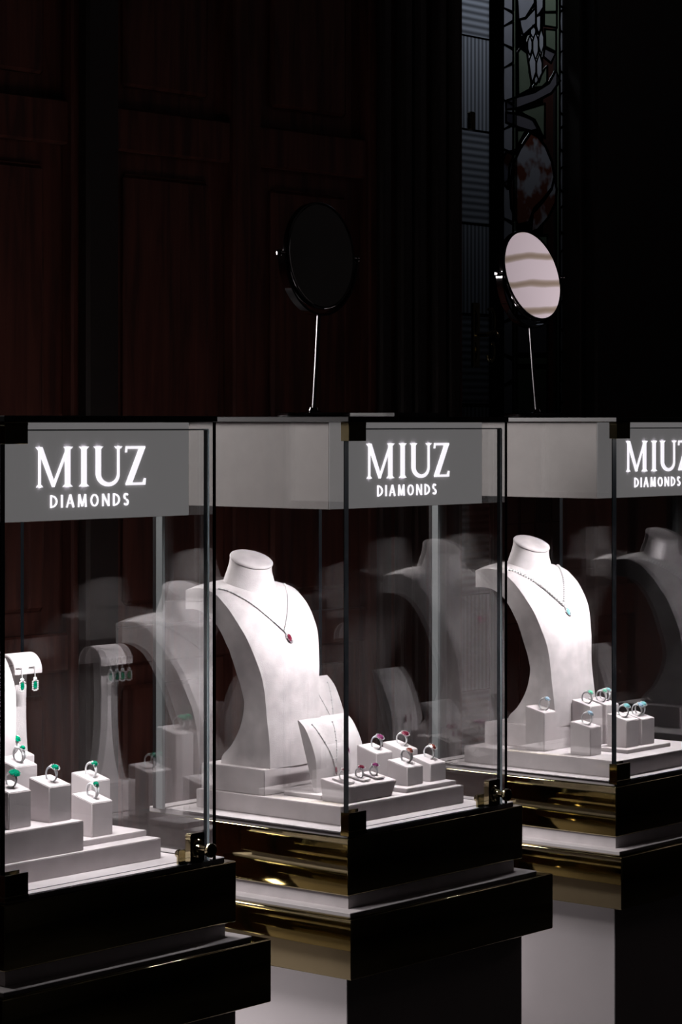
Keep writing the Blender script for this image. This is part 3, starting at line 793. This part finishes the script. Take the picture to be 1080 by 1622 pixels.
# ================================================================ curved pendant stands
def pstand(k, a0, wdt, bt, zf, zt, label, back, plate=True, depth=.034):
    """leaning panel: thin at the top back, convex front; origin at front-left foot"""
    t = thing('pendant_stand', k, a0, bt - depth, zf, label, 'pendant stand', 'curved pendant stands')
    H = zt - zf; s = depth / .0365
    fr = [(0, 0), (.0006, .23 * H), (.002, .465 * H), (.0097, .67 * H), (.0215, .875 * H), (.0310, .965 * H), (.0365, H)]
    fr = arc_param([(p[0] * s, p[1]) for p in fr], 22)
    bk = [(.0365 * s + .0012, H - .001), (.0216 * s, .50 * H), (.0052 * s, 0)]
    bm = bmesh.new(); prism(bm, fr + bk, 'x', 0, wdt)
    auto(link('stand_panel', bm, 'suede_bust', t), 30)
    if plate:
        link('base_plate', B(-.012, wdt + .004, -.018, .05, -.006, 0, bev=.0006), 'suede', t)
    return t, fr
def pendant_necklace(k, a0, wdt, bt, zf, zt, fr, label, gm, lean=.0, depth=.034, beads=True, low=.42):
    t = thing('pendant_necklace', k, a0, bt - depth, zf, label, 'necklace', 'pendants on the curved stands')
    H = zt - zf
    def surf(a, z):
        for p, q in zip(fr, fr[1:]):
            if p[1] <= z <= q[1] + 1e-9: return Vector((a, p[0] + (q[0] - p[0]) * (z - p[1]) / max(1e-9, q[1] - p[1]) - .0010, z))
        return Vector((a, fr[-1][0], z))
    c = wdt * (.5 + lean); bm = bmesh.new(); vz = H * low
    for sx in (-1, 1):
        pts = [surf(c + sx * wdt * .30 * (1 - f), H * .93 + (vz - H * .93) * f) for f in [i / 14 for i in range(15)]]
        tube(bm, pts, .00055, 5)
        if beads:
            for i, p in enumerate(pts): bmesh.ops.create_icosphere(bm, subdivisions=1, radius=.0010 + (.0006 if i % 3 == 0 else 0), matrix=Matrix.Translation(p))
    link('chain', bm, 'silver', t)
    p = surf(c, vz - .008) + Vector((0, -.0012, 0))
    g = bmesh.new(); faceted(g, p, .0026, .0062, .0026, (0, -1, .08), (1, 0, 0)); link('pendant_gem', g, gm, t)
    g = bmesh.new(); tube(g, [surf(c, vz), surf(c, vz) + Vector((0, -.0008, -.003))], .001, 6)
    for i in range(12):
        an = 2 * math.pi * i / 12
        bmesh.ops.create_icosphere(g, subdivisions=1, radius=.0006, matrix=Matrix.Translation(p + Vector((.0031 * math.cos(an), 0, .0068 * math.sin(an)))))
    link('pendant_setting', g, 'silver', t)
_, fr = pstand(2, .0879, .072, .165, .938, 1.036, 'curved pendant stand nearest the front in the middle case, beside the ring tray', 0)
pendant_necklace(2, .0879, .072, .165, .938, 1.036, fr, 'beaded necklace with slender red pendant on the front curved stand', 'ruby', lean=.05, low=.36)
_, fr = pstand(2, .187, .070, .222, .945, 1.0275, 'second curved pendant stand, half hidden behind the glass corner of the middle case', 0, plate=False)
pendant_necklace(2, .187, .070, .222, .945, 1.0275, fr, 'necklace with pink drop on the second curved stand behind the glass corner', 'pink', low=.50)
_, fr = pstand(2, .232, .060, .287, .945, 1.0755, 'tallest curved pendant stand at the back, partly hidden by the middle bust', 0, plate=False, depth=.040)
pendant_necklace(2, .232, .060, .287, .945, 1.0755, fr, 'necklace on the tallest curved stand behind the middle bust', 'ruby', depth=.040, low=.5)

# ================================================================ earring stand and earrings
t = thing('earring_stand', 1, .2685, .272, .9682, 'suede earring stand with a rolled top at the back of the nearest case', 'earring stand')
prof = []
for i in range(25):
    f = i / 24; z = f * .168
    hw = .0085 + .018 * (1 - f) ** 4 + .003 * f ** 6
    prof.append((hw, z))
bm = bmesh.new()
prism(bm, [(h, z) for h, z in prof] + [(-h, z) for h, z in reversed(prof)], 'y', -.007, .007)
auto(link('column', bm, 'suede_bust', t), 30)
bm = bmesh.new(); out = []; inn = []
for i in range(25):
    an = math.radians(-8 + 196 * i / 24)
    out.append((.0215 * math.cos(an), .162 + .0225 * math.sin(an))); inn.append((.0195 * math.cos(an), .162 + .0205 * math.sin(an)))
prism(bm, out + inn[::-1], 'x', -.023, .0235)
auto(link('rolled_top', bm, 'suede', t), 30)
bm = bmesh.new(); prism(bm, inn + [(-.012, .158), (.012, .158)], 'x', -.007, .007)
for i, x in enumerate((-.0135, .009)):
    t = thing('earring', 1, .2685 + x, .272 - .0215, 1.1302, ('left' if i == 0 else 'right') + ' green stone drop earring hanging on the rolled stand', 'earring', 'pair of green drop earrings')
    h = bmesh.new(); tube(h, [(-.009, -.001, .006), (-.002, -.0018, .0065), (0, -.0022, .0055), (0, -.0024, -.002), (0, -.0024, -.0065)], .0007, 8)
    tube(h, [(0, -.0022, .006), (0, .003, .008), (0, .0028, -.002)], .0005, 6); link('hook', h, 'silver', t)
    h = bmesh.new(); bmesh.ops.create_icosphere(h, subdivisions=2, radius=.0026, matrix=Matrix.Translation((0, -.0026, -.0095))); link('round_stone', h, 'diamond', t)
    h = bmesh.new()
    for (x0, z0) in [(-.0044, z) for z in (-.013, -.0155, -.018, -.0205, -.023)] + [(.0044, z) for z in (-.013, -.0155, -.018, -.0205, -.023)] + [(q, z) for q in (-.0022, 0, .0022) for z in (-.0118, -.0244)]:
        bmesh.ops.create_icosphere(h, subdivisions=1, radius=.0013, matrix=Matrix.Translation((x0, -.0028, z0)))
    link('frame', h, 'silver', t)
    h = bmesh.new(); faceted(h, Vector((0, -.003, -.018)), .0036, .0054, .003, (0, -1, 0), (1, 0, 0)); link('gem', h, 'emerald', t)
bm.free()

# ================================================================ table mirrors on the lids
def mirror(k, a, b, n, label, R=.0755, zc=1.683, lean=0.0, dx=0.0):
    t = tag(bpy.data.objects.new('table_mirror', None), label, 'mirror', 'round table mirrors'); COL.objects.link(t)
    t.location = P(k, a, b, LIDZ)
    n = Vector(n).normalized(); hz = zc - LIDZ
    bm = bmesh.new(); lathe(bm, [(0, 0), (.050, 0), (.0515, .0015), (.0515, .0045), (.050, .006), (.012, .0068), (.007, .009), (.0055, .013), (0, .013)], n=48)
    auto(link('base', bm, 'chrome', t), 40)
    p = Vector((n.y, -n.x, 0)).normalized()
    cen = Vector((dx, 0, hz))
    fr = R + .0075
    bm = bmesh.new(); tube(bm, [(0, 0, .012), (dx * .5, 0, (hz - fr) * .5), (dx, 0, hz - fr)], .0028, 14); auto(link('stem', bm, 'stem', t), 40)
    bm = bmesh.new()
    pts = [cen + fr * (math.cos(q) * p + math.sin(q) * Vector((0, 0, 1))) for q in [math.radians(180 + 180 * i / 40) for i in range(41)]]
    hor = Vector((n.x, n.y, 0)).normalized()
    for A, C in zip(pts, pts[1:]): pass
    N = len(pts); vs = []
    for q in pts:
        r = (q - cen).normalized()
        vs.append([bm.verts.new(q + r * x + hor * y) for x, y in ((-.0016, -.006), (.0016, -.006), (.0016, .006), (-.0016, .006))])
    for A, C in zip(vs, vs[1:]):
        for i in range(4): bm.faces.new((A[i], A[(i + 1) % 4], C[(i + 1) % 4], C[i]))
    bm.faces.new(vs[0]); bm.faces.new(vs[-1][::-1])
    for s in (-1, 1): lathe(bm, [(0, -.010), (.0035, -.010), (.0035, .003), (.0045, .0035), (.0045, .007), (0, .008)], Matrix.Translation(cen + p * s * fr) @ rot_to(p * s), 16)
    auto(link('fork', bm, 'chrome', t), 40)
    mt = Matrix.Translation(cen) @ rot_to(n)
    bm = bmesh.new(); lathe(bm, [(R - .0035, .0055), (R - .0012, .007), (R, .006), (R + .0006, .002), (R, -.004), (R - .005, -.007), (R - .02, -.009), (0, -.010), (0, -.006), (R - .0035, -.004), (R - .0035, .0055)][:9] , mt, 72)
    auto(link('frame', bm, 'chrome', t), 50)
    bm = bmesh.new(); lathe(bm, [(0, .0045), (R - .003, .0045), (R - .003, .0052), (0, .0052)], mt, 72)
    link('mirror_glass', bm, 'mirror', t)
    return t
mirror(2, .150, .190, (.79, -.61, .05), 'round chrome table mirror with dark glass on the middle case lid', zc=1.684, dx=.007)
mirror(3, .100, .220, (.75, -.63, .235), 'round chrome table mirror showing pale marble, on the furthest case lid', zc=1.682, R=.0745, dx=-.010)
t = thing('flat_box', 2, .22, .10, LIDZ, 'low dark flat box lying on the middle case lid, right of the mirror', 'box')
link('box_body', B(0, .12, 0, .16, 0, .006, bev=.0006), 'black', t)
